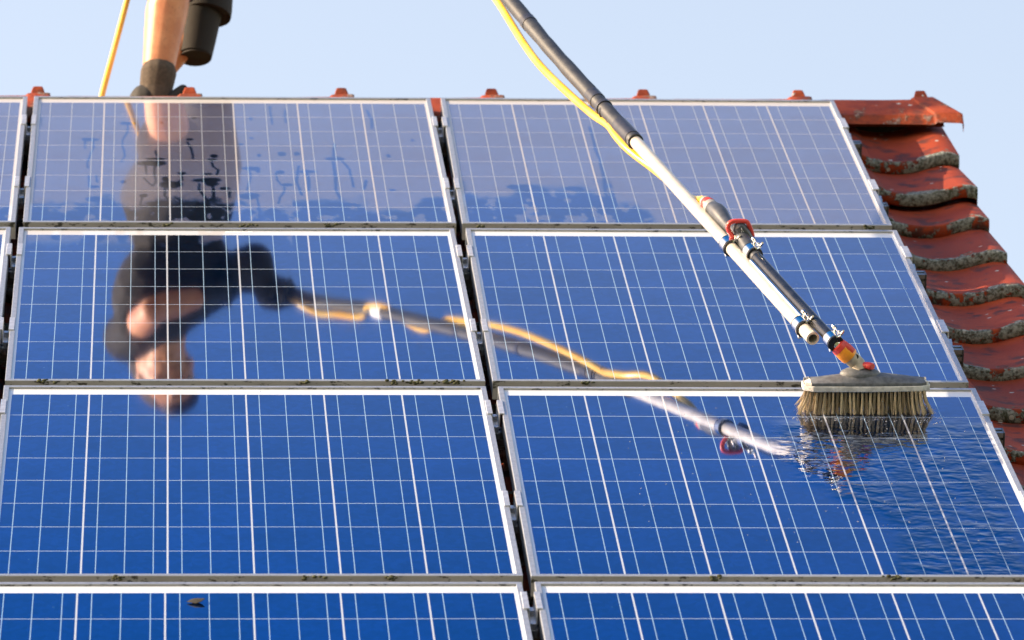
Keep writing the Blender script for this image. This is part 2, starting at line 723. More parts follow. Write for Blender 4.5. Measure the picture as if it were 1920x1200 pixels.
# ------------------------------------------------------------------ rails, clamps
RAILS = [-.272 - .656 * k for k in range(8)]
ORD = ['topmost', 'second', 'third', 'fourth', 'fifth', 'sixth', 'seventh', 'eighth']
M_capd = plain('dark_rail_cap', (.07, .07, .075), .35, .3, .2, 40)
for k, rv in enumerate(RAILS):
    e = empty('mounting_rail', RM @ Matrix.Translation((0, rv, 0)), '%s aluminium rail counted down from the ridge, under the solar panels' % ORD[k], 'rail', 'aluminium rails carrying the solar panels')
    xe = 2.040 if k != 1 else 2.030
    m = MB()
    prof = [(-.019, -.072), (-.010, -.072), (-.010, -.078), (-.019, -.078), (-.019, -.084), (.019, -.084), (.019, -.046), (.006, -.046), (.006, -.056), (-.006, -.056), (-.006, -.046), (-.019, -.046), (-.019, -.056), (-.011, -.056), (-.011, -.062), (-.019, -.062)]
    m.prism(prof, -1.15, xe)
    m.build('channel', M_rail, e)
    m = MB()
    m.box((xe, -.0195, -.0845), (xe + .004, .0195, -.0455))
    bevel(m.build('end_cap', M_capd, e), .001)
    for hx in (-.9, -.2, .45, 1.02, 1.75):
        m = MB()
        m.box((hx, -.012, -.13), (hx + .035, .012, -.0852))
        m.build('roof_hook', M_bolt, e)

gx = {-1: -.0095 - .0, 0: .999}


def mid_clamp(xc, vc, label):
    e = empty('mid_clamp', RM @ Matrix.Translation((xc, vc, 0)), label, 'clamp', 'clamps between neighbouring solar panels')
    m = MB()
    # hat profile along the slope
    t = .003
    pr = [(-.0175, .0004), (-.0086, .0004), (-.0080, -.0300), (.0080, -.0300), (.0086, .0004), (.0175, .0004), (.0180, .0014), (.0172, .0026), (.0066, .0026), (.0058, -.0272), (-.0058, -.0272), (-.0066, .0026), (-.0172, .0026), (-.0180, .0014)]
    Mx = Matrix(((0, 1, 0, 0), (1, 0, 0, 0), (0, 0, 1, 0), (0, 0, 0, 1)))
    m.prism(pr, -.05, .05, Mx)
    m.build('bracket', M_alu, e)
    m = MB()
    m.tube([(0, 0, -.0268), (0, 0, -.017)], .0058, 6)
    m.build('bolt', M_bolt, e)
    m = MB()
    m.tube([(0, -.070, -.046), (0, -.070, -.032), (0, -.070, -.0318), (0, -.070, -.020)], [.0085, .0085, .005, .005], 8)
    m.build('bolt', M_bolt, e)
    return e


def end_clamp(xc, vc, label):
    e = empty('end_clamp', RM @ Matrix.Translation((xc, vc, 0)), label, 'clamp', 'clamps along the right edge of the solar panels')
    Mx = Matrix(((0, 1, 0, 0), (1, 0, 0, 0), (0, 0, 1, 0), (0, 0, 0, 1)))
    m = MB()
    pr = [(-.0105, .0004), (.0012, .0004), (.0012, -.040), (.0165, -.040), (.0165, -.037), (.0045, -.037), (.0045, .0032), (-.0100, .0032), (-.0112, .0018)]
    m.prism(pr, -.05, .05, Mx)
    m.build('bracket', M_alu, e)
    m = MB()
    m.tube([(.0105, -.03, -.0368), (.0105, -.03, -.026)], .0055, 6)
    m.build('bolt', M_bolt, e)
    m = MB()
    m.prism([(-.115, -.0455), (-.055, -.0455), (-.055, -.012), (-.062, -.010), (-.080, -.018), (-.115, -.034)], .0015, .0085)
    m.build('clamp_foot', M_alu, e)
    return e


for k, rv in enumerate(RAILS[:7]):
    for s, gxx in ((0, -.0095), (1, .9995)):
        mid_clamp(gxx, rv + .0, '%s clamp from the ridge in the %s gap between panel columns' % (ORD[k], ('left', 'middle')[s]))
    end_clamp(2.0015, rv + .0, '%s end clamp from the ridge on the right panel edge beside the tiles' % ORD[k])

# ------------------------------------------------------------------ solar panels
RUNS=[[0.0008,[[0.233,-0.307],[0.234,-0.38],[0.223,-0.465],[0.223,-0.537],[0.229,-0.631],[0.22,-0.701]]],[0.001,[[0.131,-0.479],[0.131,-0.562]]],[0.001,[[0.152,-0.478],[0.152,-0.55],[0.141,-0.68],[0.141,-0.761]]],[0.0015,[[0.381,-0.48],[0.39,-0.569],[0.391,-0.663]]],[0.0017,[[0.437,-0.697],[0.44,-0.744],[0.451,-0.778],[0.447,-0.824]]],[0.0014,[[0.279,-0.735],[0.282,-0.816]]],[0.0014,[[0.3,-0.735],[0.303,-0.906],[0.297,-0.94],[0.282,-0.895],[0.274,-0.861]]],[0.0017,[[0.406,-0.916],[0.405,-0.972],[0.415,-1.039],[0.424,-1.105],[0.425,-1.182]]],[0.0019,[[0.436,-0.915],[0.438,-0.983],[0.437,-1.061],[0.424,-1.094]]],[0.0014,[[0.366,-0.826],[0.364,-0.883],[0.353,-0.905]]],[0.0014,[[0.324,-0.951],[0.323,-1.04],[0.332,-1.074]]],[0.0014,[[0.348,-1.051],[0.359,-1.084],[0.355,-1.139]]],[0.0011,[[0.27,-1.064],[0.266,-1.141]]],[0.0013,[[0.475,-0.993],[0.474,-1.06]]],[0.0008,[[0.524,-0.777],[0.526,-0.857],[0.516,-0.981]]],[0.0011,[[0.587,-0.81],[0.588,-0.879],[0.596,-0.913]]],[0.0011,[[0.605,-0.946],[0.602,-1.002],[0.591,-1.058],[0.587,-1.113]]],[0.0011,[[0.539,-1.059],[0.54,-1.18]]],[0.0011,[[0.161,-0.841],[0.165,-0.909]]],[0.0011,[[0.146,-0.841],[0.147,-0.954]]],[0.0011,[[0.303,-0.571],[0.305,-0.63]]],[0.0017,[[0.432,-1.192],[0.437,-1.268]]],[0.0011,[[0.587,-0.088],[0.588,-0.287]]],[0.0011,[[0.622,-0.137],[0.622,-0.274]]],[0.0019,[[0.825,-0.136],[0.834,-0.223],[0.831,-0.331]]],[0.0019,[[0.733,-0.503],[0.73,-0.627]]],[0.0019,[[0.726,-0.689],[0.727,-0.831],[0.724,-0.969],[0.731,-1.067]]],[0.0015,[[0.747,-0.689],[0.764,-0.77],[0.766,-0.949]]],[0.0019,[[0.644,-0.731],[0.634,-0.892],[0.643,-1.029]]],[0.0019,[[0.662,-0.792],[0.662,-0.99]]],[0.0019,[[0.797,-0.889],[0.79,-0.968]]],[0.0017,[[1.366,-0.299],[1.364,-0.532],[1.368,-0.677],[1.365,-0.859],[1.359,-1.017],[1.369,-1.134],[1.378,-1.248]]]]
BLOBS=[[0.234,-0.282,0.0178,0.0167],[0.145,-0.461,0.0206,0.0167],[0.385,-0.456,0.0115,0.0167],[0.443,-0.633,0.0082,0.0167],[0.438,-0.674,0.011,0.0119],[0.3,-0.663,0.0219,0.0119],[0.29,-0.712,0.0288,0.0262],[0.427,-0.887,0.0343,0.0262],[0.434,-0.921,0.0192,0.0298],[0.365,-0.814,0.0104,0.0143],[0.334,-0.928,0.026,0.0333],[0.324,-0.872,0.0082,0.0238],[0.274,-1.041,0.011,0.0167],[0.314,-1.12,0.0302,0.0286],[0.425,-0.819,0.0123,0.0119],[0.465,-0.966,0.0137,0.0167],[0.45,-1.132,0.0164,0.0143],[0.528,-0.763,0.0219,0.0179],[0.545,-0.782,0.0049,0.0238],[0.596,-0.799,0.0104,0.0167],[0.607,-0.929,0.0137,0.0143],[0.52,-1.043,0.0219,0.031],[0.537,-0.227,0.0038,0.0238],[0.396,-0.223,0.0069,0.0095],[0.317,-0.274,0.0038,0.0167],[0.535,-0.441,0.0049,0.0119],[0.508,-0.507,0.006,0.0143],[0.55,-0.619,0.0044,0.019],[0.606,-0.606,0.0082,0.019],[0.16,-0.954,0.0137,0.0119],[0.162,-1.076,0.0164,0.0262],[0.227,-0.902,0.0049,0.0143],[0.355,-1.232,0.0164,0.0238],[0.34,-1.216,0.0082,0.0476],[0.386,-1.215,0.0247,0.0238],[0.274,-1.195,0.011,0.0143],[0.514,-1.202,0.0192,0.0238],[0.573,-1.212,0.0219,0.0476],[0.734,-0.658,0.0192,0.0208],[0.657,-0.792,0.024,0.0208],[1.285,-0.96,0.024,0.0208],[1.164,-0.942,0.0384,0.025],[0.926,-0.457,0.0038,0.0125],[0.861,-0.625,0.0048,0.0167],[0.858,-0.977,0.0067,0.0104],[0.642,-0.609,0.0077,0.0208],[1.212,-1.098,0.0432,0.0292],[1.008,-1.101,0.0288,0.0167]]



def seg_dist(X, Y, a, b, sx, sy):
    """distance in metres-like units with anisotropic scaling"""
    ax, ay = a[0] / sx, a[1] / sy
    bx, by = b[0] / sx, b[1] / sy
    dx, dy = bx - ax, by - ay
    t = np.clip(((X / sx - ax) * dx + (Y / sy - ay) * dy) / (dx * dx + dy * dy + 1e-12), 0, 1)
    return np.hypot(X / sx - ax - t * dx, Y / sy - ay - t * dy)


def dirt_mask(U, V, row):
    """dust film left on the glass: 1 dusty, 0 washed clean; U,V in roof metres"""
    wob = (fbm(U * 45, V * 14, 3) - .5)
    if row == 0:
        edge = -1.155 + .05 * np.sin(U * 5) + .22 * (U > 1.02) * (U < 1.38) + .1 * (U < 1.0) * (U > .62) - .3 * sstep(1.40, 1.52, U) - .02
        n = fbm(U * 16, V * 7, 4)
        d = sstep(-.06, .05, (V - edge) + (n - .5) * .34)
        # islands of dust left in the washed strip
        isl = sstep(.60, .66, fbm(U * 34 + 5, V * 12 + 9, 4))
        d = np.maximum(d, isl * .85)
        for w, ps in RUNS:
            for a, b in zip(ps[:-1], ps[1:]):
                q = seg_dist(U + wob * .006, V + wob * .02, a, b, 1.0, 2.2)
                d = d * sstep(w * .7, w * 1.6 + .002, q)
        for bx, by, rx, ry in BLOBS:
            q = np.hypot((U - bx) / rx, (V - by) / ry) + wob * 1.1
            d = d * sstep(.85, 1.2, q)
        lip = sstep(.0, 1.0, 1.0) * 1.0
        return d * lip
    if row == 1:
        n = fbm(U * 24 + 3, V * 9, 4)
        top = sstep(-1.56, -1.45, V)
        d = top * sstep(.50, .60, n) * (U < .62) * .8
        return d
    return np.zeros_like(U)


def wet_mask(U, V):
    """running water below the brush"""
    n = fbm(U * 7 + 2, V * 4 + 1, 3) - .5
    a = sstep(1.58, 1.66, U + n * .12 + (V + 2.95) * .10) * sstep(-2.93, -3.06, V)
    b = sstep(1.56, 1.64, U + n * .1 + (V + 2.95) * .02) * sstep(-2.97, -3.02, V) * sstep(-3.32, -3.22, V + n * .1)
    c = sstep(1.99, 1.93, U + n * .05 - .03 * (V + 3.0))
    amp = .55 + .9 * fbm(U * 9 + 20, V * 5, 3)
    return np.clip(np.maximum(a * c, b * .8), 0, 1) * amp


WHERE = {(-1, 0): 'at the left edge, top row', (0, 0): 'left of the middle gap, top row', (1, 0): 'behind the pole, top row',
         (-1, 1): 'at the far left edge of the second row', (0, 1): 'in the second row, mirroring the man', (1, 1): 'in the second row, right, above the brush',
         (-1, 2): 'at the far left edge of the third row', (0, 2): 'in the third row, left', (1, 2): 'in the third row, right, under the brush',
         (-1, 3): 'at the left, bottom row', (0, 3): 'in the bottom row, left', (1, 3): 'in the bottom row, right'}
LOOK = {0: 'dusty blue solar panel with dried water runs', 1: 'clean bright blue solar panel', 2: 'clean blue solar panel', 3: 'deep blue solar panel cut off by the picture'}
OFF = {(-1, 0): (.002, -.002, .006), (0, 0): (0, .003, .007), (1, 0): (.001, .002, -.009), (-1, 1): (-.002, -.006, .006), (0, 1): (-.002, -.004, .007), (1, 1): (0, -.002, -.007),
       (0, 2): (.001, 0, .003), (1, 2): (.002, -.004, -.009), (0, 3): (-.001, .004, .003), (1, 3): (0, .004, -.006)}


def frame_mesh():
    """aluminium frame: flat lip, inner step down to the glass, outer wall and foot flange"""
    loops = [((.0, .0), -.040), ((.0, .0), -.0008), ((.0008, .0008), 0), ((.0105, .0125), 0), ((.0112, .0132), -.0008), ((.0112, .0132), -.0045), ((.0112, .0132), -.008)]
    V, F = [], []
    for (ins, z) in loops:
        a, b = ins
        V += [(a, -b, z), (PW - a, -b, z), (PW - a, -PH + b, z), (a, -PH + b, z)]
    for j in range(len(loops) - 1):
        for i in range(4):
            k = (i + 1) % 4
            F.append((j * 4 + i, (j + 1) * 4 + i, (j + 1) * 4 + k, j * 4 + k))
    n = len(V)
    V += [(.002, -.002, -.040), (PW - .002, -.002, -.040), (PW - .002, -PH + .002, -.040), (.002, -PH + .002, -.040)]
    V += [(.002, -.002, -.008), (PW - .002, -.002, -.008), (PW - .002, -PH + .002, -.008), (.002, -PH + .002, -.008)]
    for i in range(4):
        k = (i + 1) % 4
        F.append((i, k, n + k, n + i))
        F.append((n + i, n + k, n + 4 + k, n + 4 + i))
    me = bpy.data.meshes.new('frame')
    me.from_pydata(V, [], F)
    return me


FRAME = frame_mesh()
FRAME.materials.append(M_frame)


def glass_mesh(col, row, u0, v0):
    if row == 0 and col >= 0:
        nx, ny = 330, 190
    elif (row == 1 and col <= 0) or row == 0:
        nx, ny = 160, 120
    elif row == 2 and col == 1:
        nx, ny = 90, 110
    else:
        nx, ny = 4, 4
    a, b = .0110, .0130
    xs = np.linspace(a, PW - a, nx + 1)
    ys = np.linspace(-b, -PH + b, ny + 1)
    X, Y = np.meshgrid(xs, ys)
    V = np.stack([X.ravel(), Y.ravel(), np.full(X.size, -.0042)], 1)
    idx = np.arange((nx + 1) * (ny + 1)).reshape(ny + 1, nx + 1)
    F = np.stack([idx[:-1, :-1].ravel(), idx[1:, :-1].ravel(), idx[1:, 1:].ravel(), idx[:-1, 1:].ravel()], 1)
    me = bpy.data.meshes.new('glass')
    me.vertices.add(len(V))
    me.vertices.foreach_set('co', V.ravel())
    me.loops.add(F.size)
    me.loops.foreach_set('vertex_index', F.ravel())
    me.polygons.add(len(F))
    me.polygons.foreach_set('loop_start', np.arange(0, F.size, 4))
    me.update()
    me.validate()
    U = X.ravel() + u0
    W = Y.ravel() + v0
    d = dirt_mask(U, W, row) if row < 2 else np.zeros(len(V))
    wt = wet_mask(U, W) if (row == 2 and col == 1) else np.zeros(len(V))
    sw_ = sstep(1.53, 1.60, U) * sstep(1.76, 1.68, U) * sstep(-2.96, -3.0, W) * sstep(-3.50, -3.30, W) * (.4 + fbm(U * 12, W * 8, 2)) if (row == 2 and col == 1) else np.zeros(len(V))
    for nm, dat in (('dirt', d), ('wet', wt), ('swirl', sw_)):
        at = me.attributes.new(nm, 'FLOAT', 'POINT')
        at.data.foreach_set('value', np.asarray(dat, dtype=np.float32))
    me.materials.append(M_glass)
    return me


for row in range(4):
    for col in (-1, 0, 1):
        du, dv, yaw = OFF.get((col, row), (0, 0, 0))
        u0 = col * (PW + .019) + du
        v0 = -row * 1.3645 + dv
        M = RM @ Matrix.Translation((u0 + PW / 2, v0 - PH / 2, 0)) @ Matrix.Rotation(yaw * .6, 4, 'Z') @ Matrix.Translation((-PW / 2, PH / 2, 0))
        p = empty('solar_panel', M, LOOK[row] + ' ' + WHERE[(col, row)], 'solar panel', 'solar panels mounted on the tiled roof')
        link('frame', FRAME, None, p)
        link('glass', glass_mesh(col, row, u0, v0), None, p)
        sx = .446 if col == 1 else (.462 if row == 2 else .468)
        if row >= 1 and (row, col) != (1, 1):
            s = MB()
            s.box((sx, -.034, -.0040), (sx + .062, -.0235, -.0036))
            st = s.build('sticker', M_sticker, p)
            s = MB()
            r = random.Random(row * 7 + col)
            for line in range(2):
                x = sx + .010 + .003 * line
                while x < sx + .050:
                    w = r.uniform(.0008, .0022)
                    s.box((x, -.0275 - line * .0035, -.00358), (x + w, -.0253 - line * .0035, -.00355))
                    x += w + r.uniform(.0008, .0014)
            s.build('print', M_ink, st)

# moss clumps that have grown on the frames' lower lips
m = MB()
rng = random.Random(21)
for (u, v) in [(.92, -2.690), (.905, -2.688), (.80, -2.692), (.845, -2.690), (.33, -1.330), (.52, -1.332), (.08, -2.690), (.62, -2.692), (1.35, -4.058), (.25, -4.055), (.60, -4.057), (.75, -4.056), (1.9, -2.690), (1.94, -1.332), (1.05, -1.332), (.70, -1.331), (1.2, -2.691), (1.68, -4.057)]:
    for k in range(9):
        r = rng.uniform(.0015, .0042)
        m.ell((u + rng.gauss(0, .008), v + rng.uniform(-.008, .004), rng.uniform(-.005, .0015)), (r * 1.4, r, r * .8), nu=7, nv=5)
o = m.build('moss', plain('moss', (.035, .040, .014), .95, 0, .5, 200, .001), mw=RM, smooth=3)
tag(o, 'small dark moss clumps on the lower edges of the panel frames', 'moss', kind='stuff')

# a dead leaf on the bottom-left panel
lf = MB()
lp = [(-.022, 0, .002), (-.010, .012, .005), (.004, .020, .003), (.018, .012, .007), (.024, 0, .010), (.014, -.012, .006), (0, -.016, .002), (-.012, -.008, .003)]
lp = [(x * .72, y * .72, z * .72) for x, y, z in lp]
lf.add(lp + [(0, 0, .008)] + [(x, y, z - .0008) for x, y, z in lp] + [(0, 0, .0070)], [(i, (i + 1) % 8, 8) for i in range(8)] + [((i + 1) % 8 + 9, i + 9, 17) for i in range(8)] + [(i, i + 9, (i + 1) % 8 + 9, (i + 1) % 8) for i in range(8)])
o = lf.build('dead_leaf', plain('dead_leaf', (.016, .014, .012), .9, 0, .3, 80), mw=RM @ Matrix.Translation((.388, -4.205, -.003)), smooth=1)
tag(o, 'small dark curled leaf lying on the bottom left solar panel', 'leaf')

# ------------------------------------------------------------------ cleaning pole with brush
M_silver = plain('pole_aluminium', (.66, .61, .52), .30, .40, .10, 25, .0002)
M_foam = plain('grey_grip', (.022, .024, .028), .48, 0, .25, 40, .0004)
M_black = plain('black_plastic', (.014, .015, .018), .22, 0, .3, 40)
M_dark = plain('dark_plastic', (.045, .05, .06), .38, 0, .2, 50)
M_red = plain('red_plastic', (.55, .045, .035), .35, 0, .12, 60)
M_orange = plain('orange_plastic', (.85, .30, .02), .32, 0, .15, 60)
M_chrome = plain('chrome_clip', (.72, .72, .70), .18, 1.0, .1, 60)
M_grey = plain('weathered_grey_plastic', (.085, .092, .105), .55, 0, .3, 90, .0006)
M_bump = plain('pale_rubber_bumper', (.50, .49, .46), .6, 0, .22, 70, .0005)
M_tape = plain('tape', (.03, .03, .035), .3, 0, .2, 60)
M_white = plain('white_print', (.75, .75, .75), .5, 0, .03)


def hose_mat():
    t = NT('yellow_hose')
    t.set(Base_Color=t.mix(t.ramp(t.noise(t.obj(), 12, 5), .35, .7), (.82, .44, .02), (.76, .52, .08)), Roughness=.3)
    t.b.inputs['Coat Weight'].default_value = .35
    return t.m


M_hose = hose_mat()

P0 = Vector((1.654, -2.818, .127))
PD = Vector((1.364, -1.673, .284)) - P0
PD.normalize()
VIEW = (P0 - Vector((.35, -14.477, 3.223))).normalized()
PE = PD.cross(VIEW).normalized()
if PE.x < 0:
    PE = -PE
PF = PD.cross(PE).normalized()
if PF.dot(VIEW) > 0:
    PF = -PF
POLE = [P0, P0 + PD * .53, Vector((1.364, -1.673, .284)), Vector((1.322, -1.505, .304)), Vector((1.223, -1.131, .359)), Vector((1.136, -.794, .415)),
        Vector((.999, -.29, .505)), Vector((.846, .266, .607)), Vector((.722, .700, .70))]


def w2r(x, y, z):
    """point given from the ridge apex (right, back, up) to the roof frame"""
    q = RM.inverted() @ Vector((x, APEX.y + y, APEX.z + z))
    return q


POLE += [w2r(.62, .0, .985), w2r(.47, .03, 1.02), w2r(.36, .06, 1.05)]


def PP(t, e=0.0, f=0.0):
    """point beside the pole: t metres up from the tube end, e to the right, f towards the viewer"""
    return P0 + PD * t + PE * e + PF * f


pole = empty('cleaning_pole', RM @ Matrix.Translation(P0), 'long silver cleaning pole with dark grip and a bristle brush at its lower end', 'cleaning pole')
LP = Matrix.Translation(-P0)             # roof frame -> the pole's own frame


def pb(mb, name, mat, smooth=.6, parent=None, bev=0):
    o = mb.build(name, mat, parent or pole, LP if parent is None else None, smooth)
    if bev:
        bevel(o, bev)
    return o


def PB():
    return MB()


def smoothpath(P, step=.05):
    return catmull(P, 8)


# silver tube, open at its end
path = smoothpath(POLE[:3])
R0 = .0140
m = MB()
m.tube(path, R0, 28, caps=False)
m.tube(path[:4], R0 - .0045, 28, caps=False)
# ring at the mouth
vs = []
a_, b_ = PE, PD.cross(PE).normalized()
for rr in (R0, R0 - .0045):
    for k in range(28):
        t_ = 2 * pi * k / 28
        vs.append(P0 + (a_ * cos(t_) + b_ * sin(t_)) * rr - PD * .0004)
m.add(vs, [(k, (k + 1) % 28, 28 + (k + 1) % 28, 28 + k) for k in range(28)])
tube = pb(m, 'silver_tube', M_silver)
m = MB()
m.tube([PP(.03), PP(.034)], R0 - .003, 20)
pb(m, 'tube_plug', M_black)
# dark grip sleeve
sl = smoothpath([Vector((1.370, -1.700, .2808))] + POLE[2:], 8)
m = MB()
rad = [.0178 + .0007 * math.sin(i * 2.1) + .0005 * math.sin(i * .7) for i in range(len(sl))]
m.tube(sl, rad, 22)
grip = pb(m, 'grip_sleeve', M_foam)
dsl = []
for i in range(len(sl) - 1):
    for k in range(8):
        dsl.append(sl[i].lerp(sl[i + 1], k / 8))
rad_d = .0192
def ring(t0, L, r=.0192):
    acc = 0
    out = []
    for i in range(len(dsl) - 1):
        acc += (dsl[i + 1] - dsl[i]).length
        if t0 <= acc <= t0 + L:
            out.append(dsl[i + 1])
    if len(out) > 1:
        m = MB()
        m.tube(out, r, 22)
        pb(m, 'tape_band', M_tape)
ring(.02, .10, .0188)
ring(.225, .02, .0199)
ring(.27, .05, .0190)
ring(.78, .03, .0195)
ring(1.25, .05, .0192)
m = MB()
acc_ = [p for p in dsl if .865 < p.x < .888]
m.tube(acc_, .0198, 22)
pb(m, 'white_tape', M_white)

# black water tube beside it
m = MB()
tb = [PP(-.075, .0275), PP(.0, .0272), PP(.2, .0265), PP(.43, .0262)]
m.tube(catmull(tb, 6), .0122, 20)
pb(m, 'water_tube', M_black)
m = MB()
m.tube([PP(.08, .0135, .008), PP(.2, .0130, .008), PP(.40, .0130, .008)], .0038, 8)
pb(m, 'stiffening_rod', M_chrome)

# valve
m = MB()
m.tube([PP(.405, .0262), PP(.44, .0262), PP(.46, .027), PP(.50, .030), PP(.54, .031), PP(.575, .029), PP(.60, .0275), PP(.625, .0285), PP(.655, .030), PP(.675, .030), PP(.69, .0285), PP(.70, .0270)],
       [.0128, .0132, .0142, .0150, .0150, .0140, .0138, .0158, .0185, .0185, .0165, .0155], 24)
vb = pb(m, 'valve_body', M_dark)
m = MB()
m.tube([PP(.700, .0268), PP(.708, .0265), PP(.716, .0263)], [.0158, .0165, .0158], 24)
m.tube([PP(.735, .0258), PP(.745, .0255)], [.0140, .0130], 20)
pb(m, 'grey_collar', plain('grey_collar', (.22, .22, .22), .5))
m = MB()
m.tube([PP(.717, .0262), PP(.724, .026), PP(.731, .026)], [.0145, .0162, .0145], 24)
pb(m, 'red_ring', M_red)
# red loop handle straddling the valve
def loop(mb, P, r, n=10, flat=1.0):
    mb.tube(P, r, n, caps=True, flat=flat)
m = MB()
V0 = PP(.54, .030)


def VP(px, py, push):
    return V0 + Vector(((px - 1380) * 1.12e-3, 0, (435 - py) * 1.16e-3)) - VIEW * push


hl = [VP(1377, 447, .016), VP(1368, 436, .018), VP(1362, 426, .019), VP(1363, 417, .020), VP(1370, 412, .020), VP(1383, 411, .019), VP(1396, 412, .018), VP(1401, 418, .018), VP(1407, 432, .016), VP(1409, 447, .012), VP(1406, 455, .006)]
loop(m, catmull(hl, 6), .0050, 12)
pb(m, 'red_handle', M_red)
m = MB()
m.tube([VP(1404, 456, .004), VP(1398, 446, .010), VP(1390, 434, .013), VP(1381, 422, .012), VP(1377, 417, .009)], [.0150, .0185, .0200, .0180, .0120], 24, flat=.8)
pb(m, 'valve_housing', M_dark)
# the small switch marks on the housing: I and 10
for strokes in ([(1387, 424, 1388.5, 428.5)], [(1387.5, 431, 1388.5, 434)], [(1390, 430.5, 1392, 430.8), (1392, 430.8, 1393, 433.6), (1393, 433.6, 1391, 433.4), (1391, 433.4, 1390, 430.5)]):
    m = MB()
    P_ = [VP(strokes[0][0], strokes[0][1], .0312)] + [VP(a[2], a[3], .0308) for a in strokes]
    m.tube(P_, .00065, 6)
    pb(m, 'valve_mark', M_white)

# hose clamps: dark rubber-lined rings with a wing screw
def clamp(t0, e0, r, side, name='hose_clamp'):
    c = PP(t0, e0)
    mm = MB()
    mm.tube([PP(t0 - .013, e0), PP(t0 - .012, e0), PP(t0 + .012, e0), PP(t0 + .013, e0)], [r + .0015, r + .0052, r + .0052, r + .0015], 30)
    ringo = pb(mm, name, M_chrome)
    mm = MB()
    mm.tube([PP(t0 - .0165, e0), PP(t0 - .0132, e0)], [r + .0046, r + .0046], 30)
    mm.tube([PP(t0 + .0132, e0), PP(t0 + .0165, e0)], [r + .0046, r + .0046], 30)
    mm.build('rubber_lining', M_black, ringo, None, .6)
    mm = MB()
    s = side
    hx = e0 + (r + .006) * s
    # screw lugs and the bolt through them
    mm.tube([PP(t0 - .012, e0 + s * (r + .001), .006), PP(t0 - .010, e0 + s * (r + .011), .014)], .0026, 8)
    mm.tube([PP(t0 + .012, e0 + s * (r + .001), .006), PP(t0 + .010, e0 + s * (r + .011), .014)], .0026, 8)
    mm.tube([PP(t0 - .026, e0 + s * (r + .008), .012), PP(t0 + .030, e0 + s * (r + .008), .012)], .0018, 8)
    mm.tube([PP(t0 + .016, e0 + s * (r + .008), .012), PP(t0 + .024, e0 + s * (r + .008), .012)], .0046, 6)
    # wing
    for q in (-1, 1):
        mm.tube([PP(t0 - .022, e0 + s * (r + .008), .012), PP(t0 - .026, e0 + s * (r + .008) + q * .007, .016), PP(t0 - .032, e0 + s * (r + .008) + q * .009, .020)], [.0028, .0036, .0020], 8)
    mm.build('wing_screw', M_chrome, ringo, None, .8)
    mm = MB()
    mm.tube([PP(t0 - .004, e0 - s * (r + .002), -.002), PP(t0 - .020, e0 - s * (r + .006), -.004)], .003, 8)
    mm.build('clamp_tail', M_chrome, ringo, None, .8)


clamp(.525, 0, R0, 1)
clamp(.435, .0262, .0132, 1)
clamp(.065, 0, R0, 1)
clamp(-.062, .0275, .0124, 1)

# coupling and swivel, bent down towards the hub of the brush
BC = Vector((1.757, -2.892, 0))          # where the brush stands on the glass
HUB = BC + Vector((-.012, .004, 0))
CA = PP(-.070, .0275)
CB = HUB + Vector((-.004, .006, .090))
CDv = (CB - CA)
CE = CDv.normalized().cross(VIEW).normalized()
if CE.x < 0:
    CE = -CE


def CP_(f, e=0.0, q=0.0):
    return CA + CDv * f + CE * e - VIEW * q


m = MB()
m.tube([PP(-.05, .0275), CP_(.0), CP_(.14)], .0112, 20)
pb(m, 'steel_ferrule', M_chrome)
m = MB()
m.tube([CP_(.10), CP_(.13), CP_(.25), CP_(.42), CP_(.60), CP_(.66), CP_(.68)], [.0125, .0162, .0178, .0190, .0190, .0182, .0150], 24)
pb(m, 'orange_coupling', M_orange)
m = MB()
m.tube([CP_(.095), CP_(.125), CP_(.28)], [.0122, .0167, .0186], 24)
pb(m, 'red_collar', M_red)
m = MB()
m.tube([CP_(.27, .0085, .0058), CP_(.42, .0090, .0070), CP_(.60, .0088, .0072)], [.0095, .0105, .0100], 16)
pb(m, 'red_stripe', M_red)
m = MB()
m.tube([CP_(.66), CP_(.69), CP_(.84), CP_(.98), HUB + Vector((0, 0, .078))], [.0160, .0164, .0160, .0158, .0165], 22)
pb(m, 'swivel', plain('beige_plastic', (.36, .32, .25), .5, 0, .25, 60))
m = MB()
m.tube([CP_(.80, .008, .008), CP_(.80, .009, .0135)], .0050, 12)
pb(m, 'swivel_hole', M_black)

# ---- brush head
bh = MB()
NB = 26
LB = .1265


def brush_profile(x):
    """half depth and top height of the block along its length"""
    a = abs(x) / LB
    top = .0745 - .014 * a ** 1.5 if a < .82 else .0745 - .014 * .82 ** 1.5 - (a - .82) * .045
    dep = .031 - .004 * a - (.010 * max(0, a - .88) / .12)
    return dep, top


def sect_loft(xs, fn, mb):
    n = None
    V = []
    for x in xs:
        s_ = fn(x)
        n = len(s_)
        V += [(x, y, z) for y, z in s_]
    F = []
    for j in range(len(xs) - 1):
        for i in range(n):
            k = (i + 1) % n
            F.append((j * n + i, j * n + k, (j + 1) * n + k, (j + 1) * n + i))
    F.append(tuple(range(n - 1, -1, -1)))
    F.append(tuple((len(xs) - 1) * n + k for k in range(n)))
    mb.add(V, F, Matrix.Translation(BC) @ Matrix.Rotation(R_(1.5), 4, 'Z'))


def upper(x):
    d, t = brush_profile(x)
    return [(-d, .0535), (-d * .96, .0600), (-d * .62, t - .003), (-d * .3, t), (d * .3, t), (d * .62, t - .003), (d * .96, .0600), (d, .0535)]


def lower(x):
    d, t = brush_profile(x)
    d += .0018
    return [(-d + .001, .0420), (-d, .0432), (-d, .0525), (-d + .001, .0537), (d - .001, .0537), (d, .0525), (d, .0432), (d - .001, .0420)]


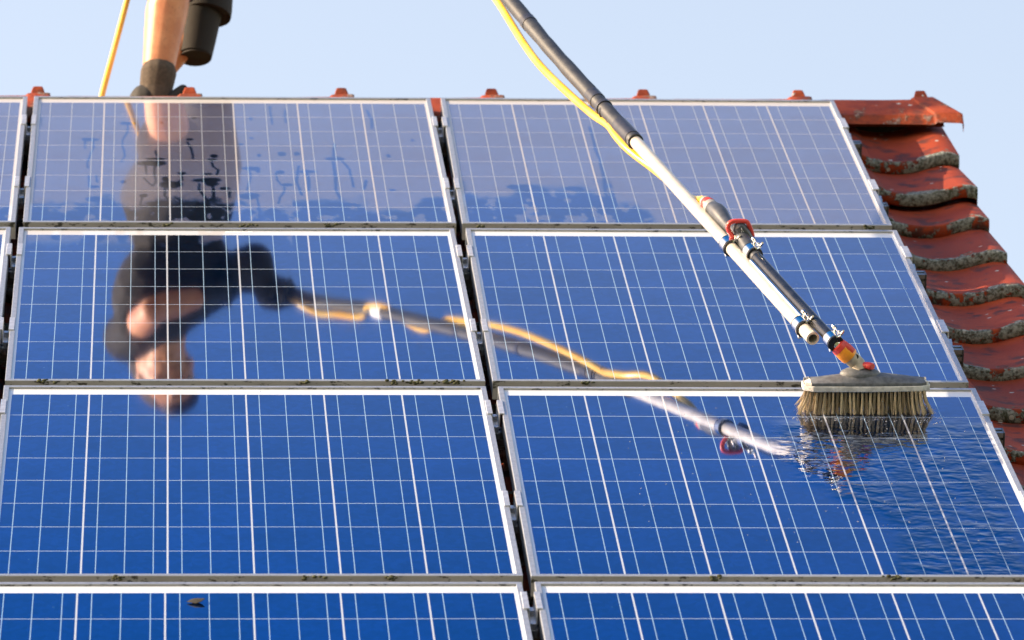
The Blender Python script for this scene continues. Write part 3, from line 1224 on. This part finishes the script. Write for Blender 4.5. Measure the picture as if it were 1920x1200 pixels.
xs = [-LB, -LB * .985, -LB * .95, -LB * .88, -LB * .8, -LB * .6, -LB * .4, -LB * .2, 0, LB * .2, LB * .4, LB * .6, LB * .8, LB * .88, LB * .95, LB * .985, LB]
sect_loft([x * .985 for x in xs], upper, bh)
block = pb(bh, 'brush_block', M_grey, .7, bev=.0012)
m = MB()
xs2 = [-LB - .0035, -LB] + xs[1:-1] + [LB, LB + .0035]
sect_loft(xs2, lower, m)
# pale wrap round the left end and the top edge
def capf(x):
    d, t = brush_profile(x)
    d += .0012
    t += .0008
    return [(-d, .0538), (-d * .96, .0606), (-d * .62, t - .003), (-d * .3, t), (d * .3, t), (d * .62, t - .003), (d * .96, .0606), (d, .0538)]
sect_loft([-LB * 1.0, -LB * .985, -LB * .95, -LB * .90], capf, m)
sect_loft([LB * .965, LB * .985, LB * 1.0], capf, m)
m2 = pb(m, 'rubber_bumper', M_bump, .7, bev=.0008)
m = MB()
hub = HUB
m.tube([hub + Vector((0, 0, .066)), hub + Vector((0, 0, .0735)), hub + Vector((0, 0, .0775)), hub + Vector((0, 0, .0815)), hub + Vector((0, 0, .0845)), hub + Vector((0, 0, .086))], [.0255, .0255, .0236, .0186, .0118, .005], 30, flat=1.61)
pb(m, 'hub', M_grey, 1.0)
m = MB()
kn = HUB + Vector((.0150, -.010, .0895))
m.tube([kn + Vector((-.008, .008, .001)), kn + Vector((-.001, .003, .0015)), kn + Vector((.007, -.004, .001)), kn + Vector((.0085, -.0055, .001))], [.0080, .0092, .0092, .0075], 18, flat=.8)
pb(m, 'red_knob', M_red, .8)

# bristles: tufts of thin bent fibres
def bristle_mat():
    t = NT('bristle_fibre')
    rn = t.attr('tone')
    c = t.mix(rn, (.15, .11, .06), (.70, .58, .38))
    t.set(Base_Color=c, Roughness=.6)
    return t.m


BV, BF, BT = [], [], []
rng = random.Random(11)
TUFTS = 29
for i in range(TUFTS):
    for j in range(6):
        fx = (i + .5 + (.13 if j % 2 else -.13)) / TUFTS * 2 - 1
        fy = (j - 2.5) / 2.5
        tx = fx * (LB - .004)
        ty = fy * .026
        ttone = rng.uniform(-.1, .8)
        tuftx, tufty = rng.gauss(0, .0022), rng.gauss(0, .002)
        for k in range(24):
            a = rng.uniform(0, 2 * pi)
            rr = .0023 * math.sqrt(rng.random())
            bx, by = tx + rr * cos(a), ty + rr * sin(a)
            spread = .0016
            wild = rng.random() < .12
            sx_ = fx * abs(fx) ** 2.5 * .012 + rng.gauss(0, spread * (4.5 if wild else .75))
            sy_ = fy * .012 + rng.gauss(0, spread * (2.5 if wild else .8))
            sx_ += tuftx
            sy_ += tufty
            # outermost tufts fan out
            if abs(fx) > .86:
                sx_ += math.copysign((abs(fx) - .86) * .055, fx)
            L0 = .0435
            zt = rng.uniform(-.0038, -.0010)
            pts = []
            for q in range(5):
                u = q / 4
                cv = u ** 1.7
                pts.append(Vector((bx + sx_ * cv, by + sy_ * cv, L0 * (1 - u) + zt * u)))
            rad0 = rng.uniform(.00030, .00048)
            tn = min(1, max(0, ttone + rng.uniform(-.15, .35)))
            n0 = len(BV)
            for q, p_ in enumerate(pts):
                r_ = rad0 * (1 - .35 * q / 4)
                for s3 in range(3):
                    an = 2 * pi * s3 / 3 + a
                    BV.append(tuple(BC + p_ + Vector((r_ * cos(an), r_ * sin(an), 0)) - P0))
                    BT.append(tn)
            for q in range(4):
                for s3 in range(3):
                    s4 = (s3 + 1) % 3
                    BF.append((n0 + q * 3 + s3, n0 + q * 3 + s4, n0 + (q + 1) * 3 + s4, n0 + (q + 1) * 3 + s3))
me = bpy.data.meshes.new('bristles')
me.from_pydata(BV, [], BF)
at = me.attributes.new('tone', 'FLOAT', 'POINT')
at.data.foreach_set('value', BT)
link('bristles', me, bristle_mat(), pole)

# splashes where the brush meets the glass
m = MB()
rng = random.Random(4)
for k in range(260):
    if k < 150:
        x, y = BC.x + rng.uniform(-.16, .15), BC.y - .055 - abs(rng.gauss(0, .018))
    else:
        x, y = rng.uniform(1.25, 1.96), rng.uniform(-3.9, -2.80)
    r = rng.uniform(.0006, .0018)
    M_ = Matrix.Translation((x, y, -.0042))
    m.ell((0, 0, 0), (r, r * rng.uniform(.9, 1.8), r * .7), M_, 7, 4)
gw = NT('water_drop')
gw.set(Base_Color=(.9, .93, .95), Roughness=.03, IOR=1.33)
gw.b.inputs['Transmission Weight'].default_value = .85
o = m.build('water_drops', gw.m, mw=RM, smooth=3)
tag(o, 'scattered water drops on the wet glass below the brush', 'water drops', kind='stuff')

# ------------------------------------------------------------------ hose
hose_pts = [PP(.742, .0256), PP(.765, .0235, -.004), PP(.80, .016, -.016), PP(.86, .004, -.024), Vector((1.411, -1.771, .232)), Vector((1.359, -1.671, .255)), Vector((1.334, -1.598, .271)), Vector((1.321, -1.542, .282)),
            Vector((1.292, -1.450, .286)), Vector((1.246, -1.29, .300)), Vector((1.195, -1.104, .321)), Vector((1.158, -.934, .348)), Vector((1.114, -.712, .392)),
            Vector((1.060, -.50, .438)), Vector((1.022, -.32, .482)), Vector((.975, -.18, .545)), Vector((.925, -.02, .562)), Vector((.885, .11, .562)), Vector((.845, .22, .590)), Vector((.832, .33, .645)), Vector((.775, .52, .690)), Vector((.715, .700, .728))]
hose_pts += [w2r(.60, .02, 1.01), w2r(.45, .06, 1.045), w2r(.37, .16, .98), w2r(.32, .30, .84), w2r(.278, .22, .66), w2r(.250, .20, .53), w2r(.222, .20, .40), w2r(.19, .20, .255), w2r(.156, .20, .10), w2r(.13, .22, -.04), w2r(.11, .30, -.24), w2r(.08, .60, -.50), w2r(.0, 1.2, -1.04), w2r(-.2, 2.2, -1.95)]
m = MB()
hp_ = catmull(hose_pts, 8)
m.tube(hp_, [.0090 if i < len(hp_) - 84 else .0078 for i in range(len(hp_))], 16)
o = m.build('water_hose', M_hose, mw=RM, smooth=1.2)
tag(o, 'thin yellow water hose running down the pole and over the ridge behind the man', 'hose')
# water beads on the grip
rng = random.Random(9)
for k in range(16):
    i = rng.randrange(2, 40)
    p = dsl[i]
    a = rng.uniform(-.9, .9)
    q = p - PE * .0178 * cos(a) + PF * .0178 * sin(a)
    m = MB()
    r = rng.uniform(.0012, .0022)
    m.ell(q, r, nu=8, nv=6)
    pb(m, 'bead', gw.m, 3)
# a cable tie holding the hose to the grip
m = MB()
tie = POLE[3] + Vector((-.002, .008, -.002))
m.tube([tie - PD * .004, tie + PD * .004], .0196, 22)
hz = Vector((1.3215, -1.540, .282))
m.tube([hz - PD * .004, hz + PD * .004], .0098, 14)
pb(m, 'cable_tie', M_black)

# ------------------------------------------------------------------ the man on the ridge
def skin_mat():
    t = NT('skin')
    o = t.obj()
    c = t.mix(t.ramp(t.noise(o, 16, 5), .3, .7), (.46, .17, .075), (.60, .28, .14))
    hair = t.noise(o, 260, 3, .7, (1, 1, .16))
    c = t.mix(t.math('MULTIPLY', t.ramp(hair, .56, .70), .5), c, (.16, .08, .05))
    t.set(Base_Color=c, Roughness=.5)
    t.b.inputs['Subsurface Weight'].default_value = .08
    t.b.inputs['Subsurface Radius'].default_value = (.01, .004, .002)
    return t.m


M_skin = skin_mat()
M_cloth = plain('dark_shirt_cloth', (.012, .0095, .009), .9, 0, .25, 60, .001)
M_short = plain('black_work_shorts', (.011, .0085, .0075), .9, 0, .25, 60, .001)
M_sock = plain('brown_black_sock', (.060, .045, .034), .95, 0, .25, 120, .0012)
M_boot = plain('black_leather_boot', (.012, .011, .011), .8, 0, .3, 60, .0006)
M_hair = plain('dark_hair', (.030, .020, .014), .7, 0, .4, 120, .002)
M_glove = plain('black_work_gloves', (.022, .022, .025), .7, 0, .25, 80, .001)
M_eye = plain('eye_white', (.7, .7, .68), .3, 0, .02)

MO = Vector((0.0, APEX.y, APEX.z))
man = empty('person', Matrix.Translation(MO + Vector((.33, .12, -.08))), 'man in dark shirt, black shorts and work boots standing on the ridge holding the pole', 'person')
LM = Matrix.Translation(-Vector((.33, .12, -.08)))


def bone(mb, a, b, ra, rb, n=None, fl=None, rot=None):
    a, b = Vector(a), Vector(b)
    L = (b - a).length
    n = n or max(2, int(L / (min(ra, rb) * .35)))
    for i in range(n + 1):
        t = i / n
        r = ra * (1 - t) + rb * t
        c = a.lerp(b, t)
        if fl:
            mb.ell(c, (r * fl[0], r * fl[1], r * fl[2]), nu=12, nv=8, rot=rot)
        else:
            mb.ell(c, r, nu=12, nv=8)


def fuse(mb, name, mat, vox, smooth_it=4, parent=None):
    me = bpy.data.meshes.new(name)
    me.from_pydata([tuple(v) for v in mb.v], [], mb.f)
    o = link(name, me, mat, parent or man, LM if parent is None else None)
    r = o.modifiers.new('remesh', 'REMESH')
    r.mode = 'VOXEL'
    r.voxel_size = vox
    r.use_smooth_shade = True
    s = o.modifiers.new('smooth', 'SMOOTH')
    s.iterations = smooth_it
    s.factor = .5
    return o


FD = Vector((.60, -.80, 0))
LD = Vector((.80, .60, 0))
YAW = Matrix.Rotation(math.atan2(LD.y, LD.x), 3, 'Z')      # local x = his left, local -y = forwards
hipR, kneeR, ankR = Vector((.305, .17, .80)), Vector((.352, .03, .43)), Vector((.292, .12, .045))
hipL, kneeL, ankL = Vector((.43, .25, .77)), Vector((.410, .213, .34)), Vector((.285, .23, -.13))
shR, elR, haR = Vector((.225, -.060, 1.13)), Vector((.292, -.165, .840)), Vector((.435, -.020, .985))
shL, elL, haL = Vector((.470, .13, 1.14)), Vector((.560, .03, .90)), Vector((.600, -.005, 1.02))
waist = Vector((.365, .20, .90))
chest = Vector((.340, .07, 1.06))
neck = Vector((.330, .040, 1.215))
head = Vector((.322, -.010, 1.385))

b = MB()
b.ell(chest, (.165, .105, .18), rot=YAW)
b.ell(waist, (.145, .10, .15), rot=YAW)
b.ell((hipR + hipL) / 2 + Vector((0, 0, .02)), (.155, .11, .12), rot=YAW)
bone(b, shR, shL, .055, .055)
bone(b, chest, neck, .10, .056)
bone(b, neck, head - Vector((0, 0, .04)), .055, .052)
for sh, el, ha in ((shR, elR, haR), (shL, elL, haL)):
    bone(b, sh, el, .050, .037)
    bone(b, el, el.lerp(ha, .35), .037, .039)
    bone(b, el.lerp(ha, .35), ha, .039, .025)
for hip, kn, an in ((hipR, kneeR, ankR), (hipL, kneeL, ankL)):
    bone(b, hip, kn, .082, .054 if kn is kneeR else .036)
    mid = kn.lerp(an, .33) + Vector((-.006, .014, 0)) if kn is kneeR else Vector((.300, .232, .20))
    rk, rm = (.050, .056) if kn is kneeR else (.036, .034)
    bone(b, kn, mid, rk, rm)
    bone(b, mid, an, rm, .033 if kn is kneeR else .029)
    bone(b, an, an + Vector((.02, 0, -.04)), .035, .033)
# head with brow, nose, chin and ears
HR = YAW @ Matrix.Rotation(R_(28), 3, 'X')                  # looks down to the brush


def H(x, y, z):
    return head + HR @ Vector((x, y, z))


b.ell(head, (.074, .092, .108), rot=HR)
b.ell(H(0, -.030, -.055), (.052, .058, .060), rot=HR)
b.ell(H(0, -.072, -.086), (.022, .018, .018), rot=HR)       # chin
b.ell(H(0, -.086, .022), (.050, .014, .012), rot=HR)        # brow
bone(b, H(0, -.090, .012), H(0, -.108, -.020), .009, .0125) # nose
b.ell(H(0, -.103, -.022), (.016, .010, .008), rot=HR)
b.ell(H(0, -.090, -.047), (.023, .010, .006), rot=HR)       # lips
b.ell(H(0, -.088, -.056), (.020, .010, .006), rot=HR)
for s_ in (-1, 1):
    b.ell(H(.074 * s_, .004, -.010), (.010, .019, .031), rot=HR)
    b.ell(H(.046 * s_, -.060, -.028), (.022, .020, .022), rot=HR)
body = fuse(b, 'body', M_skin, .0055, 5)
for s_ in (-1, 1):
    e = MB()
    e.ell(H(.030 * s_, -.0835, .004), .0105, nu=12, nv=8)
    ey = e.build('eye', M_eye, man, LM, 1.2)
    e = MB()
    e.ell(H(.031 * s_, -.0915, .002), .0050, nu=10, nv=6)
    e.build('iris', M_boot, ey, None, 1.2)
h = MB()
h.ell(H(0, .020, .026), (.081, .088, .094), rot=HR)
h.ell(H(0, .050, -.020), (.073, .058, .060), rot=HR)
h.ell(H(0, -.040, .078), (.058, .045, .032), rot=HR)
fuse(h, 'hair', M_hair, .006, 2)
# shirt
sh_ = MB()
sh_.ell(chest, (.182, .122, .190), rot=YAW)
sh_.ell(waist, (.162, .120, .17), rot=YAW)
sh_.ell((hipR + hipL) / 2 + Vector((0, 0, .05)), (.170, .128, .10), rot=YAW)
bone(sh_, shR, shL, .070, .070)
bone(sh_, chest, neck - Vector((0, 0, .015)), .115, .066)
for sh, el in ((shR, elR), (shL, elL)):
    bone(sh_, sh, sh.lerp(el, .42), .066, .060)
bone(sh_, shL, elL, .064, .052)
bone(sh_, elL, elL.lerp(haL, .75), .050, .036)
fuse(sh_, 'shirt', M_cloth, .007, 4)
# shorts: the leg he stands back on wears its hem lower
s = MB()
s.ell((hipR + hipL) / 2 + Vector((0, 0, .03)), (.172, .130, .13), rot=YAW)
bone(s, hipR, hipR.lerp(kneeR, .98), .104, .086)
bone(s, kneeR, Vector((.335, .055, .40)), .086, .090)
bone(s, hipL, Vector((.432, .215, .47)), .098, .068)
fuse(s, 'shorts', M_short, .007, 3)
s = MB()
s.tube([(.430, .215, .50), (.432, .215, .44), (.432, .213, .385), (.431, .213, .372), (.431, .213, .378)], [.069, .066, .063, .062, .054], 20)
bevel(s.build('short_leg', M_short, man, LM, .7), .004)
s = MB()
s.tube([(.425, .213, .40), (.414, .213, .36), (.407, .213, .30), (.400, .213, .250), (.400, .213, .244), (.400, .213, .256)], [.052, .051, .0465, .043, .042, .036], 20)
bevel(s.build('knee_guard', M_short, man, LM, .7), .003)
# socks and boots
for an, kn, top in ((ankR, kneeR, .23), (ankL, kneeL, .20)):
    s = MB()
    bone(s, an + Vector((0, 0, -.03)), an.lerp(kn, top * .75), .043, .0425)
    bone(s, an.lerp(kn, top * .72), an.lerp(kn, top), .045, .047)
    fuse(s, 'sock', M_sock, .0045, 2)
    s = MB()
    toe = Vector((.93, -.30, 0)) if an is ankR else Vector((.85, .2, -.35)).normalized()
    bone(s, an + Vector((-.014, 0, .015)), an + Vector((-.022, 0, -.075)), .050, .045)
    bone(s, an + Vector((0, 0, -.06)) - toe * .02, an + Vector((0, 0, -.073)) + toe * .17, .046, .036, fl=(1.0, 1.0, .9))
    bone(s, an + toe * .030 + Vector((0, 0, -.01)), an + toe * .082 + Vector((0, 0, .040)), .030, .014)
    bt = fuse(s, 'boot', M_boot, .005, 3)
    s = MB()
    bone(s, an + Vector((0, 0, -.107)) - toe * .03, an + Vector((0, 0, -.107)) + toe * .185, .043, .036, fl=(1, 1, .28))
    fuse(s, 'sole', M_black, .004, 1, bt)


# gloves: palm, four bent fingers of different length and a thumb closed on the pole
def glove(c, axis, out):
    """c: point on the grip axis, axis: along the grip, out: from the palm to the grip"""
    g = MB()
    ax = Vector(axis).normalized()
    ou = (Vector(out) - ax * Vector(out).dot(ax)).normalized()
    si = ax.cross(ou).normalized()
    c = Vector(c)
    R = .0275
    palm = c - ou * .034
    for k in range(4):
        q = palm + ax * (-.030 + .020 * k) + si * .006
        bone(g, q - si * .030, q + si * .026, .0135, .0125, 5)
    for k, (L, r) in enumerate(((.92, .0090), (1.0, .0094), (.97, .0092), (.80, .0080))):
        a0 = c + ax * (.034 - .0225 * k)
        pts = []
        for j in range(7):
            th = R_(-150 + 42 * j * L)
            pts.append(a0 + ou * cos(th) * R + si * sin(th) * -R)
        for p_, q_ in zip(pts[:-1], pts[1:]):
            bone(g, p_, q_, r, r * .97, 4)
    t0 = palm + ax * .036 - si * .020
    t1 = c + ax * .052 - si * .030 + ou * .004
    t2 = c + ax * .046 - si * .016 + ou * .026
    t3 = c + ax * .040 + si * .004 + ou * .030
    for p_, q_ in ((t0, t1), (t1, t2), (t2, t3)):
        bone(g, p_, q_, .0115, .0100, 4)
    return g, palm


def rp(i):
    return RM @ POLE[i] - MO


for ha, i in ((haR, 10), (haL, 9)):
    c = rp(i)
    ax = (rp(i - 1) - rp(i)).normalized()
    g, palm = glove(c, ax, (c - ha))
    bone(g, palm, ha, .028, .033)
    bone(g, ha, ha.lerp(elR if ha is haR else elL, .15), .033, .035)
    fuse(g, 'glove', M_glove, .003, 2)
